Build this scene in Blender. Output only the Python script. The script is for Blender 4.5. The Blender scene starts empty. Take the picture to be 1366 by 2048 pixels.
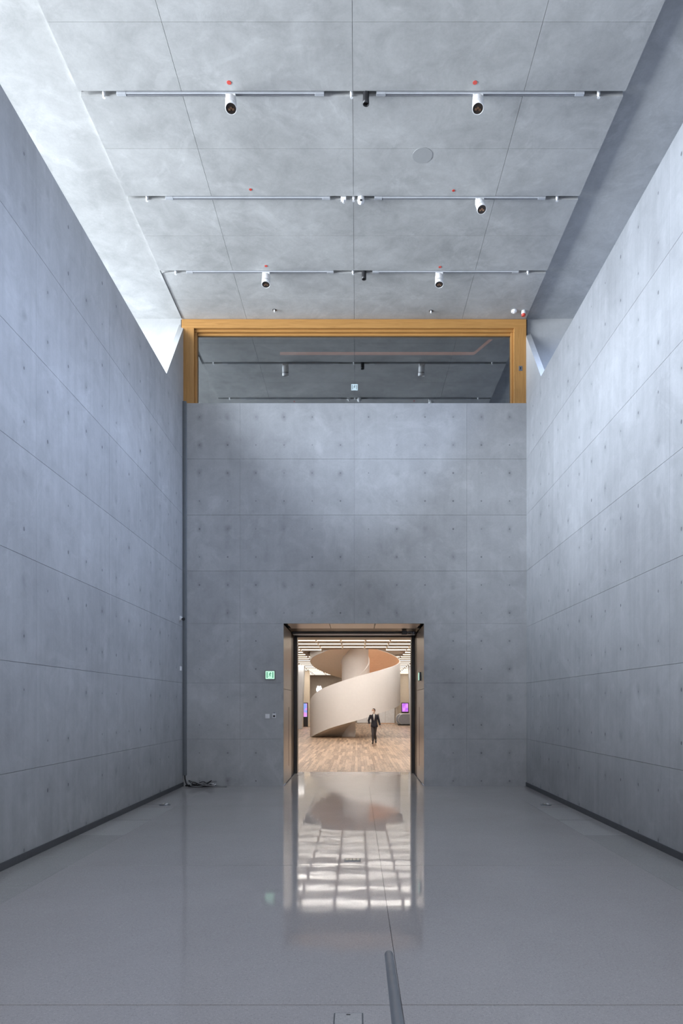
import bpy, bmesh, math, random
from mathutils import Vector, Matrix
random.seed(7)
R = math.radians
scene = bpy.context.scene
col = scene.collection

# ------------------------------------------------------------------ camera
H_CAM, F = 1.8, 1366.0
VX, VY = 714.0, 1410.0           # vanishing point of the hall in the 1366x2048 frame
cam_data = bpy.data.cameras.new('camera')
cam = bpy.data.objects.new('camera', cam_data)
col.objects.link(cam)
cam.location = (0, 0, H_CAM)
cam.rotation_euler = (R(90), 0, 0)
cam_data.sensor_fit = 'HORIZONTAL'
cam_data.sensor_width = 24.0
cam_data.lens = 24.0
cam_data.shift_x = -(VX - 683.0) / 1366.0
cam_data.shift_y = (VY - 1024.0) / 1366.0
cam_data.clip_end = 300
scene.camera = cam

# ------------------------------------------------------------------ world, daylight, exposure
world = bpy.data.worlds.new('world')
scene.world = world
world.use_nodes = True
world.node_tree.nodes['Background'].inputs[0].default_value = (0.62, 0.75, 1.0, 1)
world.node_tree.nodes['Background'].inputs[1].default_value = 0.6


def area_light(name, loc, direction, sx, sy, power, color, spread=180):
    l = bpy.data.lights.new(name, 'AREA')
    l.shape = 'RECTANGLE'
    l.size, l.size_y = sx, sy
    l.energy = power
    l.color = color
    l.spread = R(spread)
    o = bpy.data.objects.new(name, l)
    o.location = loc
    o.rotation_euler = Vector(direction).to_track_quat('-Z', 'Y').to_euler()
    col.objects.link(o)
    return o


# daylight entering through the clerestory glazing beyond the two side walls
area_light('skylight_left', (-6.15, 5.6, 9.85), (1, 0, -1.1), 18.8, 1.5, 2350, (0.74, 0.84, 1.0), 122)
area_light('daylight_left', (-16.5, 5.0, 7.1), (1, 0, 0.22), 22.0, 2.4, 7800, (0.88, 0.94, 1.0), 150)
area_light('skylight_right', (5.95, 5.6, 9.85), (-1, 0, -1.35), 18.8, 1.5, 1320, (0.54, 0.68, 1.0), 108)
# fill light added behind the camera for the near floor; no opening built there
area_light('rear_fill', (0, -5.7, 3.4), (0, 1, 0.0), 6.5, 5.0, 290, (0.92, 0.92, 1.0))

vs = scene.view_settings
vs.view_transform = 'Standard'
vs.look = 'None'
vs.gamma = 1.0
vs.use_curve_mapping = False
vs.exposure = 0.03

# ------------------------------------------------------------------ measures
YB = 15.18                       # face of the back wall
XL, XR = -3.867, 3.767           # faces of the side walls
ZW = 8.53                        # top of the low walls
ZC = 10.40                       # hall ceiling
PXM = F / YB                     # pixels per metre on the back wall
DX0, DX1, DZ = -1.633, 1.489, 3.61   # portal opening
YP = 18.35                       # end of the portal, start of the timber floor
ZL = 4.80                        # lobby ceiling
YF = 70.0                        # lobby far wall


def P(px, py, Y):
    return Vector(((px - VX) / F * Y, Y, H_CAM + (VY - py) / F * Y))


# ------------------------------------------------------------------ material helpers
class NT:
    def __init__(self, name):
        self.m = bpy.data.materials.new(name)
        self.m.use_nodes = True
        self.t = self.m.node_tree
        self.b = self.t.nodes['Principled BSDF']
        self.out = self.t.nodes['Material Output']

    def n(self, typ, **kw):
        nd = self.t.nodes.new(typ)
        for k, v in kw.items():
            setattr(nd, k, v)
        return nd

    def l(self, a, b):
        self.t.links.new(a, b)

    def val(self, sock, v):
        if hasattr(v, 'is_linked'):
            self.l(v, sock)
        else:
            sock.default_value = v

    def math(self, op, a, b=None, c=None, clamp=False):
        nd = self.n('ShaderNodeMath', operation=op, use_clamp=clamp)
        self.val(nd.inputs[0], a)
        if b is not None:
            self.val(nd.inputs[1], b)
        if c is not None:
            self.val(nd.inputs[2], c)
        return nd.outputs[0]

    def maprange(self, v, a, b, c, d, smooth=False):
        nd = self.n('ShaderNodeMapRange')
        if smooth:
            nd.interpolation_type = 'SMOOTHSTEP'
        self.val(nd.inputs[0], v)
        for i, x in enumerate((a, b, c, d)):
            nd.inputs[i + 1].default_value = x
        return nd.outputs[0]

    def noise(self, vec, scale, detail=4.0, rough=0.55, dist=0.0):
        nd = self.n('ShaderNodeTexNoise')
        self.l(vec, nd.inputs['Vector'])
        nd.inputs['Scale'].default_value = scale
        nd.inputs['Detail'].default_value = detail
        nd.inputs['Roughness'].default_value = rough
        nd.inputs['Distortion'].default_value = dist
        return nd.outputs['Fac']

    def scaled(self, vec, s):
        nd = self.n('ShaderNodeMapping')
        self.l(vec, nd.inputs['Vector'])
        nd.inputs['Scale'].default_value = s
        return nd.outputs[0]

    def mixcol(self, fac, a, b, blend='MIX'):
        nd = self.n('ShaderNodeMix', data_type='RGBA', blend_type=blend)
        self.val(nd.inputs[0], fac)
        self.val(nd.inputs[6], a)
        self.val(nd.inputs[7], b)
        return nd.outputs[2]

    def bump(self, h, strength, dist=0.01):
        nd = self.n('ShaderNodeBump')
        nd.inputs['Strength'].default_value = strength
        nd.inputs['Distance'].default_value = dist
        self.l(h, nd.inputs['Height'])
        self.l(nd.outputs[0], self.b.inputs['Normal'])


def plain(name, color, rough=0.5, metal=0.0, emis=None, estr=0.0, var=0.06, spec=None):
    t = NT(name)
    pos = t.n('ShaderNodeNewGeometry').outputs['Position']
    f = t.maprange(t.noise(pos, 9.0), 0.3, 0.7, 1 - var, 1 + var)
    c = t.mixcol(1.0, (*color, 1), (1, 1, 1, 1), 'MULTIPLY')
    nd = t.n('ShaderNodeVectorMath', operation='SCALE')
    nd.inputs[0].default_value = color
    t.l(f, nd.inputs['Scale'])
    t.l(nd.outputs[0], t.b.inputs['Base Color'])
    t.b.inputs['Roughness'].default_value = rough
    t.b.inputs['Metallic'].default_value = metal
    if spec is not None:
        t.b.inputs['Specular IOR Level'].default_value = spec
    if emis:
        t.b.inputs['Emission Color'].default_value = (*emis, 1)
        t.b.inputs['Emission Strength'].default_value = estr
    return t.m


def concrete(name, base, axis=None, streak=0.5, contrast=1.0, rough=0.55, ties=None, tiestr=0.24):
    """board-cast concrete; ties = (u0, pu, v0, pv) smudges around the form-tie points, u along axis"""
    t = NT(name)
    pos = t.n('ShaderNodeNewGeometry').outputs['Position']
    rnd = t.n('ShaderNodeObjectInfo').outputs['Random']
    big = t.maprange(t.noise(pos, 0.45, 5, 0.6), 0.3, 0.7, -1, 1)
    mid = t.maprange(t.noise(pos, 2.3, 6, 0.65, 0.6), 0.3, 0.7, -1, 1)
    fine = t.maprange(t.noise(pos, 26.0, 4, 0.7), 0.3, 0.7, -1, 1)
    st = t.maprange(t.noise(t.scaled(pos, (5.0, 5.0, 0.35)), 1.6, 4, 0.6), 0.35, 0.7, -1, 1)
    k = contrast
    s = t.math('MULTIPLY', big, 0.075 * k)
    s = t.math('ADD', s, t.math('MULTIPLY', mid, 0.065 * k))
    s = t.math('ADD', s, t.math('MULTIPLY', fine, 0.022 * k))
    s = t.math('ADD', s, t.math('MULTIPLY', st, 0.085 * k * streak))
    s = t.math('ADD', s, t.math('MULTIPLY', t.math('SUBTRACT', rnd, 0.5), 0.075))
    # pale veils and dark drips
    veil = t.maprange(t.noise(pos, 0.9, 8, 0.7, 1.4), 0.54, 0.62, 0, 1, True)
    s = t.math('ADD', s, t.math('MULTIPLY', veil, 0.05 * k))
    f = t.math('ADD', s, 1.0)
    if ties:
        sep = t.n('ShaderNodeSeparateXYZ')
        wob = t.n('ShaderNodeTexNoise')
        t.l(pos, wob.inputs['Vector'])
        wob.inputs['Scale'].default_value = 7.0
        off = t.n('ShaderNodeVectorMath', operation='SUBTRACT')
        t.l(wob.outputs['Color'], off.inputs[0])
        off.inputs[1].default_value = (0.5, 0.5, 0.5)
        sc = t.n('ShaderNodeVectorMath', operation='SCALE')
        t.l(off.outputs[0], sc.inputs[0])
        sc.inputs['Scale'].default_value = 0.10
        ad = t.n('ShaderNodeVectorMath', operation='ADD')
        t.l(pos, ad.inputs[0])
        t.l(sc.outputs[0], ad.inputs[1])
        t.l(ad.outputs[0], sep.inputs[0])
        u = sep.outputs[0 if axis == 'X' else 1]
        v = sep.outputs[2]
        u0, pu, v0, pv = ties
        du = t.math('MULTIPLY', t.math('SUBTRACT', t.math('FRACT', t.math('ADD', t.math('DIVIDE', t.math('SUBTRACT', u, u0), pu), 40.5)), 0.5), pu)
        dv = t.math('MULTIPLY', t.math('SUBTRACT', t.math('FRACT', t.math('ADD', t.math('DIVIDE', t.math('SUBTRACT', v, v0), pv), 40.5)), 0.5), pv)
        dv = t.math('MULTIPLY', dv, 0.72)
        d = t.math('SQRT', t.math('ADD', t.math('MULTIPLY', du, du), t.math('MULTIPLY', dv, dv)))
        spot = t.maprange(d, 0.0, 0.095, 1, 0, True)
        amt = t.maprange(t.noise(pos, 1.3, 3), 0.42, 0.62, 0.0, 1.0)
        f = t.math('MULTIPLY', f, t.math('SUBTRACT', 1.0, t.math('MULTIPLY', t.math('MULTIPLY', spot, amt), tiestr)))
    nd = t.n('ShaderNodeVectorMath', operation='SCALE')
    nd.inputs[0].default_value = base
    t.l(f, nd.inputs['Scale'])
    tint = t.mixcol(t.math('MULTIPLY', t.maprange(t.noise(pos, 0.7, 3), 0.35, 0.65, 0, 1), 0.35), nd.outputs[0],
                    (base[0] * 0.93, base[1] * 1.0, base[2] * 1.02, 1))
    t.l(nd.outputs[0], t.b.inputs['Base Color'])
    t.b.inputs['Roughness'].default_value = rough
    t.b.inputs['Specular IOR Level'].default_value = 0.35
    t.bump(t.math('ADD', t.math('MULTIPLY', fine, 0.25), mid), 0.06, 0.01)
    return t.m


def terrazzo(name, base, rough=0.13):
    t = NT(name)
    pos = t.n('ShaderNodeNewGeometry').outputs['Position']
    rnd = t.n('ShaderNodeObjectInfo').outputs['Random']
    big = t.maprange(t.noise(pos, 0.6, 5, 0.6), 0.3, 0.7, -0.05, 0.05)
    vo = t.n('ShaderNodeTexVoronoi')
    t.l(pos, vo.inputs['Vector'])
    vo.inputs['Scale'].default_value = 85.0
    sepc = t.n('ShaderNodeSeparateColor')
    t.l(vo.outputs['Color'], sepc.inputs[0])
    chip = t.math('MULTIPLY', t.maprange(vo.outputs['Distance'], 0.25, 0.45, 1, 0, True),
                  t.math('SUBTRACT', sepc.outputs[0], 0.5))
    grain = t.maprange(t.noise(pos, 60, 3, 0.7), 0.3, 0.7, -0.06, 0.06)
    f = t.math('ADD', t.math('ADD', t.math('ADD', 1.0, big), t.math('MULTIPLY', chip, 0.45)), grain)
    f = t.math('ADD', f, t.math('MULTIPLY', t.math('SUBTRACT', rnd, 0.5), 0.03))
    nd = t.n('ShaderNodeVectorMath', operation='SCALE')
    nd.inputs[0].default_value = base
    t.l(f, nd.inputs['Scale'])
    t.l(nd.outputs[0], t.b.inputs['Base Color'])
    rr = t.maprange(t.noise(pos, 1.1, 5, 0.65), 0.3, 0.7, rough * 0.75, rough * 1.3)
    t.l(rr, t.b.inputs['Roughness'])
    t.b.inputs['Specular IOR Level'].default_value = 0.75
    wav = t.noise(t.scaled(pos, (1.0, 1.0, 1.0)), 1.6, 2, 0.5)
    t.bump(wav, 0.035, 0.05)
    return t.m


def timber(name, c1, c2, rough=0.4, mode='object', stretch=(14, 1, 14), spread=1.0):
    t = NT(name)
    pos = t.n('ShaderNodeNewGeometry').outputs['Position']
    if mode == 'object':
        rnd = t.n('ShaderNodeObjectInfo').outputs['Random']
    else:
        rnd = t.n('ShaderNodeNewGeometry').outputs['Random Per Island']
    com = t.n('ShaderNodeCombineXYZ')
    t.l(t.math('MULTIPLY', rnd, 13.0), com.inputs[0])
    t.l(t.math('MULTIPLY', rnd, 29.0), com.inputs[1])
    ad = t.n('ShaderNodeVectorMath', operation='ADD')
    t.l(pos, ad.inputs[0])
    t.l(com.outputs[0], ad.inputs[1])
    g = t.noise(t.scaled(ad.outputs[0], stretch), 2.2, 6, 0.65, 1.2)
    f = t.math('ADD', t.math('MULTIPLY', t.math('SUBTRACT', rnd, 0.5), spread), t.maprange(g, 0.3, 0.7, 0.1, 0.9), clamp=True)
    c = t.mixcol(f, (*c1, 1), (*c2, 1))
    t.l(c, t.b.inputs['Base Color'])
    t.b.inputs['Roughness'].default_value = rough
    t.bump(g, 0.05, 0.005)
    return t.m


def emitter(name, color, strength):
    t = NT(name)
    t.t.nodes.remove(t.b)
    e = t.n('ShaderNodeEmission')
    e.inputs[0].default_value = (*color, 1)
    e.inputs[1].default_value = strength
    t.l(e.outputs[0], t.out.inputs[0])
    return t.m


def glass_mat(name):
    t = NT(name)
    t.t.nodes.remove(t.b)
    tr = t.n('ShaderNodeBsdfTransparent')
    tr.inputs[0].default_value = (0.62, 0.66, 0.68, 1)
    gl = t.n('ShaderNodeBsdfGlossy')
    gl.inputs['Color'].default_value = (0.92, 0.94, 0.95, 1)
    gl.inputs['Roughness'].default_value = 0.012
    mx = t.n('ShaderNodeMixShader')
    mx.inputs[0].default_value = 0.27
    t.l(tr.outputs[0], mx.inputs[1])
    t.l(gl.outputs[0], mx.inputs[2])
    t.l(mx.outputs[0], t.out.inputs[0])
    return t.m


def screen_mat(name, ca, cb, strength):
    t = NT(name)
    t.t.nodes.remove(t.b)
    pos = t.n('ShaderNodeNewGeometry').outputs['Position']
    f = t.maprange(t.noise(pos, 2.6, 3), 0.4, 0.6, 0, 1, True)
    e = t.n('ShaderNodeEmission')
    t.l(t.mixcol(f, (*ca, 1), (*cb, 1)), e.inputs[0])
    e.inputs[1].default_value = strength
    t.l(e.outputs[0], t.out.inputs[0])
    return t.m


CB = (0.40, 0.405, 0.41)
PX_, PZ_ = 0.6265, 0.6222
M = {
    'conc_back': concrete('concrete_back', CB, 'X', 0.22, 1.5, ties=((399 - VX) / PXM, PX_, H_CAM + (VY - 1058) / PXM, PZ_)),
    'conc_side': concrete('concrete_side', CB, 'Y', 0.45, 1.4, ties=(7.93, 0.6083, H_CAM + (VY - 1058) / PXM, PZ_), tiestr=0.22),
    'conc_ceil': concrete('concrete_ceiling', (0.44, 0.445, 0.44), None, 0.15, 2.0),
    'conc_plain': concrete('concrete_plain', (0.42, 0.425, 0.425), None, 0.3, 1.0),
    'conc_patch': concrete('concrete_patch', (0.37, 0.378, 0.38), None, 0.1, 0.6),
    'joint': plain('joint_backing', (0.15, 0.155, 0.165), 0.9),  # dark concrete backing behind the open panel joints
    'tie': plain('tie_plug', (0.20, 0.205, 0.21), 0.9, var=0.3),
    'terrazzo': terrazzo('terrazzo', (0.50, 0.475, 0.475), 0.055),
    'terrazzo_light': terrazzo('terrazzo_light', (0.54, 0.525, 0.52), 0.10),
    'terrazzo_dull': terrazzo('terrazzo_dull', (0.455, 0.445, 0.44), 0.12),
    'floor_joint': plain('floor_joint', (0.10, 0.10, 0.105), 0.8),
    'plank': timber('timber_plank', (0.20, 0.115, 0.06), (0.64, 0.46, 0.32), 0.33, 'object', (9, 0.8, 9), 0.75),
    'plank_far': timber('timber_plank_far', (0.20, 0.115, 0.06), (0.64, 0.46, 0.32), 0.33, 'island', (9, 0.8, 9), 0.75),
    'oak_h': timber('oak_rail', (0.34, 0.165, 0.045), (0.50, 0.265, 0.082), 0.45, 'object', (0.6, 12, 12), 0.15),
    'oak_v': timber('oak_stile', (0.34, 0.165, 0.045), (0.50, 0.265, 0.082), 0.45, 'object', (12, 12, 0.6), 0.15),
    'lining': timber('stair_lining', (0.66, 0.43, 0.28), (0.74, 0.50, 0.34), 0.5, 'object', (2, 2, 6), 0.1),
    'glass': glass_mat('window_glass'),
    'dark_deck': plain('deck_low_bounce', (0.09, 0.09, 0.092), 0.8),  # dark so the added deck throws little light onto the ceiling
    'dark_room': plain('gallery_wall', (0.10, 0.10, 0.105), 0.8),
    'dark_metal': plain('dark_bronze', (0.035, 0.032, 0.03), 0.35, 0.6),
    'bronze': plain('bronze_panel', (0.56, 0.52, 0.485), 0.30, 0.5, var=0.03),
    'rail_metal': plain('brushed_rail', (0.55, 0.5, 0.45), 0.3, 0.9),
    'steel': plain('grey_steel', (0.20, 0.215, 0.24), 0.42, 0.6),
    'white': plain('white_paint', (0.78, 0.79, 0.80), 0.4),
    'track': plain('track_aluminium', (0.50, 0.52, 0.55), 0.4, 0.2),
    'offwhite': plain('off_white_plastic', (0.84, 0.84, 0.85), 0.5),
    'black': plain('black_metal', (0.018, 0.018, 0.02), 0.4),
    'lens': plain('spot_lens', (0.05, 0.04, 0.035), 0.12, 0.4),
    'copper': plain('copper_reflector', (0.45, 0.27, 0.17), 0.25, 0.9),
    'red': plain('red_paint', (0.62, 0.06, 0.04), 0.5),
    'skirt': plain('skirting_grey', (0.085, 0.088, 0.095), 0.6),
    'duct': plain('duct_grey', (0.15, 0.165, 0.18), 0.5),
    'cable_black': plain('cable_black', (0.02, 0.02, 0.022), 0.45),
    'cable_grey': plain('cable_grey', (0.30, 0.30, 0.31), 0.45),
    'handrail': plain('handrail_steel', (0.27, 0.29, 0.32), 0.45, 0.25),
    'brass': plain('floor_box_steel', (0.62, 0.6, 0.55), 0.3, 0.8),
    'stair_white': plain('stair_plaster', (0.82, 0.80, 0.78), 0.6, var=0.015),
    'soffit': plain('stair_soffit', (0.90, 0.84, 0.75), 0.65, var=0.02),
    'lobby_ceil': plain('lobby_ceiling', (0.34, 0.29, 0.24), 0.7, var=0.03),
    'lobby_wall': concrete('lobby_concrete', (0.40, 0.35, 0.29), None, 0.3, 0.9),
    'lobby_col': concrete('lobby_column', (0.50, 0.50, 0.50), None, 0.3, 0.6),
    'cream': plain('cream_panel', (0.72, 0.62, 0.48), 0.6, var=0.03),
    'tube': emitter('light_tube', (1.0, 0.945, 0.89), 23.0),
    'diffuser': emitter('light_diffuser', (1.0, 0.88, 0.72), 2.3),
    'lampbox': plain('lamp_box', (0.33, 0.27, 0.21), 0.6),
    'orange_led': emitter('cove_led', (1.0, 0.33, 0.14), 0.4),
    'sign_white': emitter('sign_white_glow', (0.60, 1.0, 0.80), 0.95),
    'sign_green': emitter('sign_green_glow', (0.03, 0.42, 0.20), 0.6),
    'sign_blue': emitter('sign_cold_glow', (0.74, 0.90, 1.0), 3.0),
    'sign_teal': plain('sign_teal', (0.03, 0.11, 0.13), 0.5),
    'glow': emitter('glow_white', (0.93, 0.95, 1.0), 3.0),
    'screen_a': screen_mat('screen_blue', (0.30, 0.45, 1.0), (0.85, 0.35, 0.85), 1.0),
    'screen_b': screen_mat('screen_violet', (0.55, 0.15, 0.95), (0.85, 0.35, 1.0), 1.1),
    'esc_side': plain('escalator_steel', (0.30, 0.31, 0.34), 0.35, 0.5),
    'esc_rail': plain('escalator_handrail', (0.55, 0.55, 0.55), 0.3, 0.6),
    'skin': plain('skin', (0.50, 0.30, 0.21), 0.55),
    'hair': plain('hair', (0.025, 0.017, 0.013), 0.5),
    'suit': plain('jacket_cloth', (0.012, 0.012, 0.020), 0.8),
    'trouser': plain('trouser_cloth', (0.050, 0.043, 0.045), 0.85),
    'shoe': plain('shoe_leather', (0.014, 0.010, 0.008), 0.4),
    'shirt': plain('shirt_cloth', (0.62, 0.61, 0.59), 0.8),
    'mask': plain('mask_cloth', (0.75, 0.70, 0.64), 0.8),
    'eye': plain('eye_dark', (0.02, 0.015, 0.012), 0.3),
}


# ------------------------------------------------------------------ mesh helpers
class MB:
    def __init__(self):
        self.v, self.f, self.smooth = [], [], []

    def add(self, verts, faces, smooth=False):
        o = len(self.v)
        self.v += [tuple(p) for p in verts]
        for f in faces:
            self.f.append([i + o for i in f])
            self.smooth.append(smooth)
        return self

    def box(self, x0, x1, y0, y1, z0, z1):
        vs_ = [(x0, y0, z0), (x1, y0, z0), (x1, y1, z0), (x0, y1, z0), (x0, y0, z1), (x1, y0, z1), (x1, y1, z1), (x0, y1, z1)]
        return self.add(vs_, [(0, 3, 2, 1), (4, 5, 6, 7), (0, 1, 5, 4), (1, 2, 6, 5), (2, 3, 7, 6), (3, 0, 4, 7)])

    def prism(self, poly, axis, a, b):
        """extrude a 2-D polygon along axis 'x' (yz poly), 'y' (xz poly) or 'z' (xy poly) from a to b"""
        def p3(p, t):
            return {'x': (t, p[0], p[1]), 'y': (p[0], t, p[1]), 'z': (p[0], p[1], t)}[axis]
        n = len(poly)
        self.add([p3(p, a) for p in poly] + [p3(p, b) for p in poly],
                 [tuple(range(n))[::-1], tuple(range(n, 2 * n))] + [(i, (i + 1) % n, n + (i + 1) % n, n + i) for i in range(n)])
        return self

    def lathe(self, profile, n=20, mat=None, caps=True):
        """profile [(r, z)...] about Z, then transformed by mat"""
        mat = mat or Matrix()
        vs_, fs = [], []
        for r, z in profile:
            for i in range(n):
                a = 2 * math.pi * i / n
                vs_.append(mat @ Vector((r * math.cos(a), r * math.sin(a), z)))
        for k in range(len(profile) - 1):
            for i in range(n):
                j = (i + 1) % n
                fs.append((k * n + i, k * n + j, (k + 1) * n + j, (k + 1) * n + i))
        self.add(vs_, fs, True)
        if caps:
            self.add([vs_[i] for i in range(n)], [tuple(range(n))[::-1]])
            self.add(vs_[-n:], [tuple(range(n))])
        return self

    def tube(self, pts, r, n=8, caps=True):
        pts = [Vector(p) for p in pts]
        rad = r if isinstance(r, (list, tuple)) else [r] * len(pts)
        up = Vector((0, 0, 1))
        vs_, fs, prev = [], [], None
        for i, p in enumerate(pts):
            t = (pts[min(i + 1, len(pts) - 1)] - pts[max(i - 1, 0)]).normalized()
            if prev is None:
                a = t.cross(up if abs(t.z) < 0.9 else Vector((1, 0, 0))).normalized()
            else:
                a = (prev - t * prev.dot(t)).normalized()
            prev = a
            b = t.cross(a)
            for k in range(n):
                an = 2 * math.pi * k / n
                vs_.append(p + (a * math.cos(an) + b * math.sin(an)) * rad[i])
        for i in range(len(pts) - 1):
            for k in range(n):
                j = (k + 1) % n
                fs.append((i * n + k, i * n + j, (i + 1) * n + j, (i + 1) * n + k))
        self.add(vs_, fs, True)
        if caps:
            self.add(vs_[:n], [tuple(range(n))[::-1]])
            self.add(vs_[-n:], [tuple(range(n))])
        return self

    def ellipsoid(self, c, r, nu=16, nv=10, rot=None):
        rot = rot or Matrix.Identity(3)
        vs_, fs = [], []
        c = Vector(c)
        for j in range(nv + 1):
            ph = math.pi * j / nv
            for i in range(nu):
                a = 2 * math.pi * i / nu
                vs_.append(c + rot @ Vector((r[0] * math.sin(ph) * math.cos(a), r[1] * math.sin(ph) * math.sin(a), r[2] * math.cos(ph))))
        for j in range(nv):
            for i in range(nu):
                k = (i + 1) % nu
                fs.append((j * nu + i, (j + 1) * nu + i, (j + 1) * nu + k, j * nu + k))
        return self.add(vs_, fs, True)

    def mesh(self, name, bevel=0.0, weld=False):
        me = bpy.data.meshes.new(name)
        me.from_pydata(self.v, [], self.f)
        me.polygons.foreach_set('use_smooth', self.smooth)
        if weld or bevel:
            bm = bmesh.new()
            bm.from_mesh(me)
            bmesh.ops.remove_doubles(bm, verts=bm.verts, dist=1e-5)
            if bevel:
                bmesh.ops.bevel(bm, geom=bm.edges[:], offset=bevel, segments=1, affect='EDGES')
            bmesh.ops.recalc_face_normals(bm, faces=bm.faces)
            bm.to_mesh(me)
            bm.free()
        me.update()
        return me

    def build(self, name, mat, parent=None, bevel=0.0, weld=False, loc=None):
        return link(name, self.mesh(name, bevel, weld), mat, parent, loc)


def link(name, me, mat, parent=None, loc=None):
    m = M[mat] if isinstance(mat, str) else mat
    if m is not None and not me.materials:
        me.materials.append(m)
    o = bpy.data.objects.new(name, me)
    col.objects.link(o)
    if parent is not None:
        o.parent = parent
    if loc is not None:
        o.location = loc
    return o


def tag(o, label=None, cat=None, group=None, kind=None):
    if label:
        o['label'] = label
    if cat:
        o['category'] = cat
    if group:
        o['group'] = group
    if kind:
        o['kind'] = kind
    return o


def empty(name, loc=(0, 0, 0), label=None, cat=None, group=None, kind=None):
    o = bpy.data.objects.new(name, None)
    o.empty_display_size = 0.1
    o.location = loc
    col.objects.link(o)
    return tag(o, label, cat, group, kind)


def copy_tree(o, loc, label=None):
    c = o.copy()
    col.objects.link(c)
    c.location = loc
    if label:
        c['label'] = label
    for ch in list(o.children):
        k = ch.copy()
        col.objects.link(k)
        k.parent = c
        for g in list(ch.children):
            q = g.copy()
            col.objects.link(q)
            q.parent = k
    return c


def struct(o, label=None):
    o['kind'] = 'structure'
    if label:
        o['label'] = label
    return o


def pbox(name, mat, parent, x0, x1, y0, y1, z0, z1, bevel=0.0):
    """a box whose origin is its own centre"""
    cx, cy, cz = (x0 + x1) / 2, (y0 + y1) / 2, (z0 + z1) / 2
    return MB().box(x0 - cx, x1 - cx, y0 - cy, y1 - cy, z0 - cz, z1 - cz).build(name, mat, parent, bevel, loc=(cx, cy, cz))


# ================================================================== HALL SHELL
GV, GH = 0.0012, 0.0024
G = 0.0025         # half joint width
TP = 0.02          # panel thickness
ZJ = [0.0, 1.044, 2.289, 3.533, 4.778, 6.022, 7.267, ZW]
YJ = [15.18, 13.09, 10.66, 8.23, 5.80, 3.37, 0.94, -1.49, -3.92, -6.0]

# ---- back wall with the portal opening
back = struct(MB().box(XL - 0.3, DX0 - 0.06, YB + TP, YB + 0.5, 0, ZW - 0.02)
              .box(DX1 + 0.06, XR + 0.3, YB + TP, YB + 0.5, 0, ZW - 0.02)
              .box(DX0 - 0.06, DX1 + 0.06, YB + TP, YB + 0.5, DZ + 0.06, ZW - 0.02).build('wall_back', 'joint'),
              'cast concrete end wall with a tall portal opening')
zb = list(ZJ)
zb[3] = DZ
zb[-1] = ZW - 0.02
xb = [XL, -2.60, -0.06, 2.44, XR]
for i in range(len(zb) - 1):
    if zb[i + 1] <= DZ + 1e-6:
        spans = [(XL, -2.60), (-2.60, DX0), (DX1, 2.44), (2.44, XR)]
    else:
        spans = list(zip(xb[:-1], xb[1:]))
    for a, b in spans:
        a2 = a if a in (DX1, XL) else a + GV
        b2 = b if b in (DX0, XR) else b - GV
        pbox('concrete_panel', 'conc_back', back, a2, b2, YB, YB + TP, zb[i] + (GH if i else 0), zb[i + 1] - (GH if zb[i + 1] != DZ else 0))


tz = [H_CAM + (VY - 1058) / PXM + k * PZ_ for k in range(-9, 5)]
tz = [z for z in tz if 0.05 < z < ZW - 0.1]
tx = [(399 - VX) / PXM + k * PX_ for k in range(12)]
mbt = MB()
for u in tx:
    for v in tz:
        if (DX0 - 0.1 < u < DX1 + 0.1 and v < DZ + 0.1) or random.random() < 0.12:
            continue
        r = random.uniform(0.011, 0.021)
        mbt.add([(u + r * math.cos(2 * math.pi * k / 7), YB - 0.001, v + r * math.sin(2 * math.pi * k / 7)) for k in range(7)], [tuple(range(7))])
o = mbt.build('tie_hole', 'tie', back)
o['kind'] = 'stuff'

# ---- side walls
for side, X, s in (('left', XL, -1), ('right', XR, 1)):
    w = struct(MB().box(min(X + s * TP, X + s * 0.32), max(X + s * TP, X + s * 0.32), -6.0, YB, 0, ZW - 0.005).build('wall_' + side, 'joint'),
               'tall cast concrete wall with panel joints on the %s of the hall' % side)
    for i in range(len(ZJ) - 1):
        for j in range(len(YJ) - 1):
            y1, y0 = YJ[j], YJ[j + 1]
            pbox('concrete_panel', 'conc_side', w, min(X, X + s * TP), max(X, X + s * TP), y0 + GV, y1 - (GV if j else 0),
                 ZJ[i] + (GH if i else 0), ZJ[i + 1] - (GH if i < 6 else 0))
    ty = [7.93 + k * 0.6083 for k in range(-14, 13)]
    mbt = MB()
    for u in ty:
        for v in tz:
            if u > YB - 0.1 or random.random() < 0.3:
                continue
            r = random.uniform(0.010, 0.020)
            mbt.add([(X - s * 0.001, u + r * math.cos(2 * math.pi * k / 7), v + r * 1.5 * math.sin(2 * math.pi * k / 7)) for k in range(7)], [tuple(range(7))])
    o = mbt.build('tie_hole', 'tie', w)
    o['kind'] = 'stuff'
    # dark skirting strip
    struct(MB().box(min(X, X - s * 0.02), max(X, X - s * 0.02), -6.0, YB - 0.01, 0.0, 0.085).build('baseboard_' + side, 'skirt', bevel=0.003),
           'dark grey skirting along the %s concrete wall' % side)
    # unseen deck added beyond the low wall, low and dark to limit bounce light
    xo = X + s * 0.33
    xe = X + s * (13.0 if s < 0 else 3.9)
    struct(MB().box(min(xo, xe), max(xo, xe), -6, YB + 0.3, 3.8 if s < 0 else 2.8, 4.0 if s < 0 else 3.0).build('added_deck_' + side, 'dark_deck' if side == 'left' else 'dark_room'), 'unseen low deck added for the bounce light beyond the %s wall' % side)

# ---- rear wall behind the photographer
struct(MB().box(-8, 8, -6.4, -6.0, 0, 10.6).build('wall_front', 'conc_plain'), 'concrete wall behind the photographer')

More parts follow.
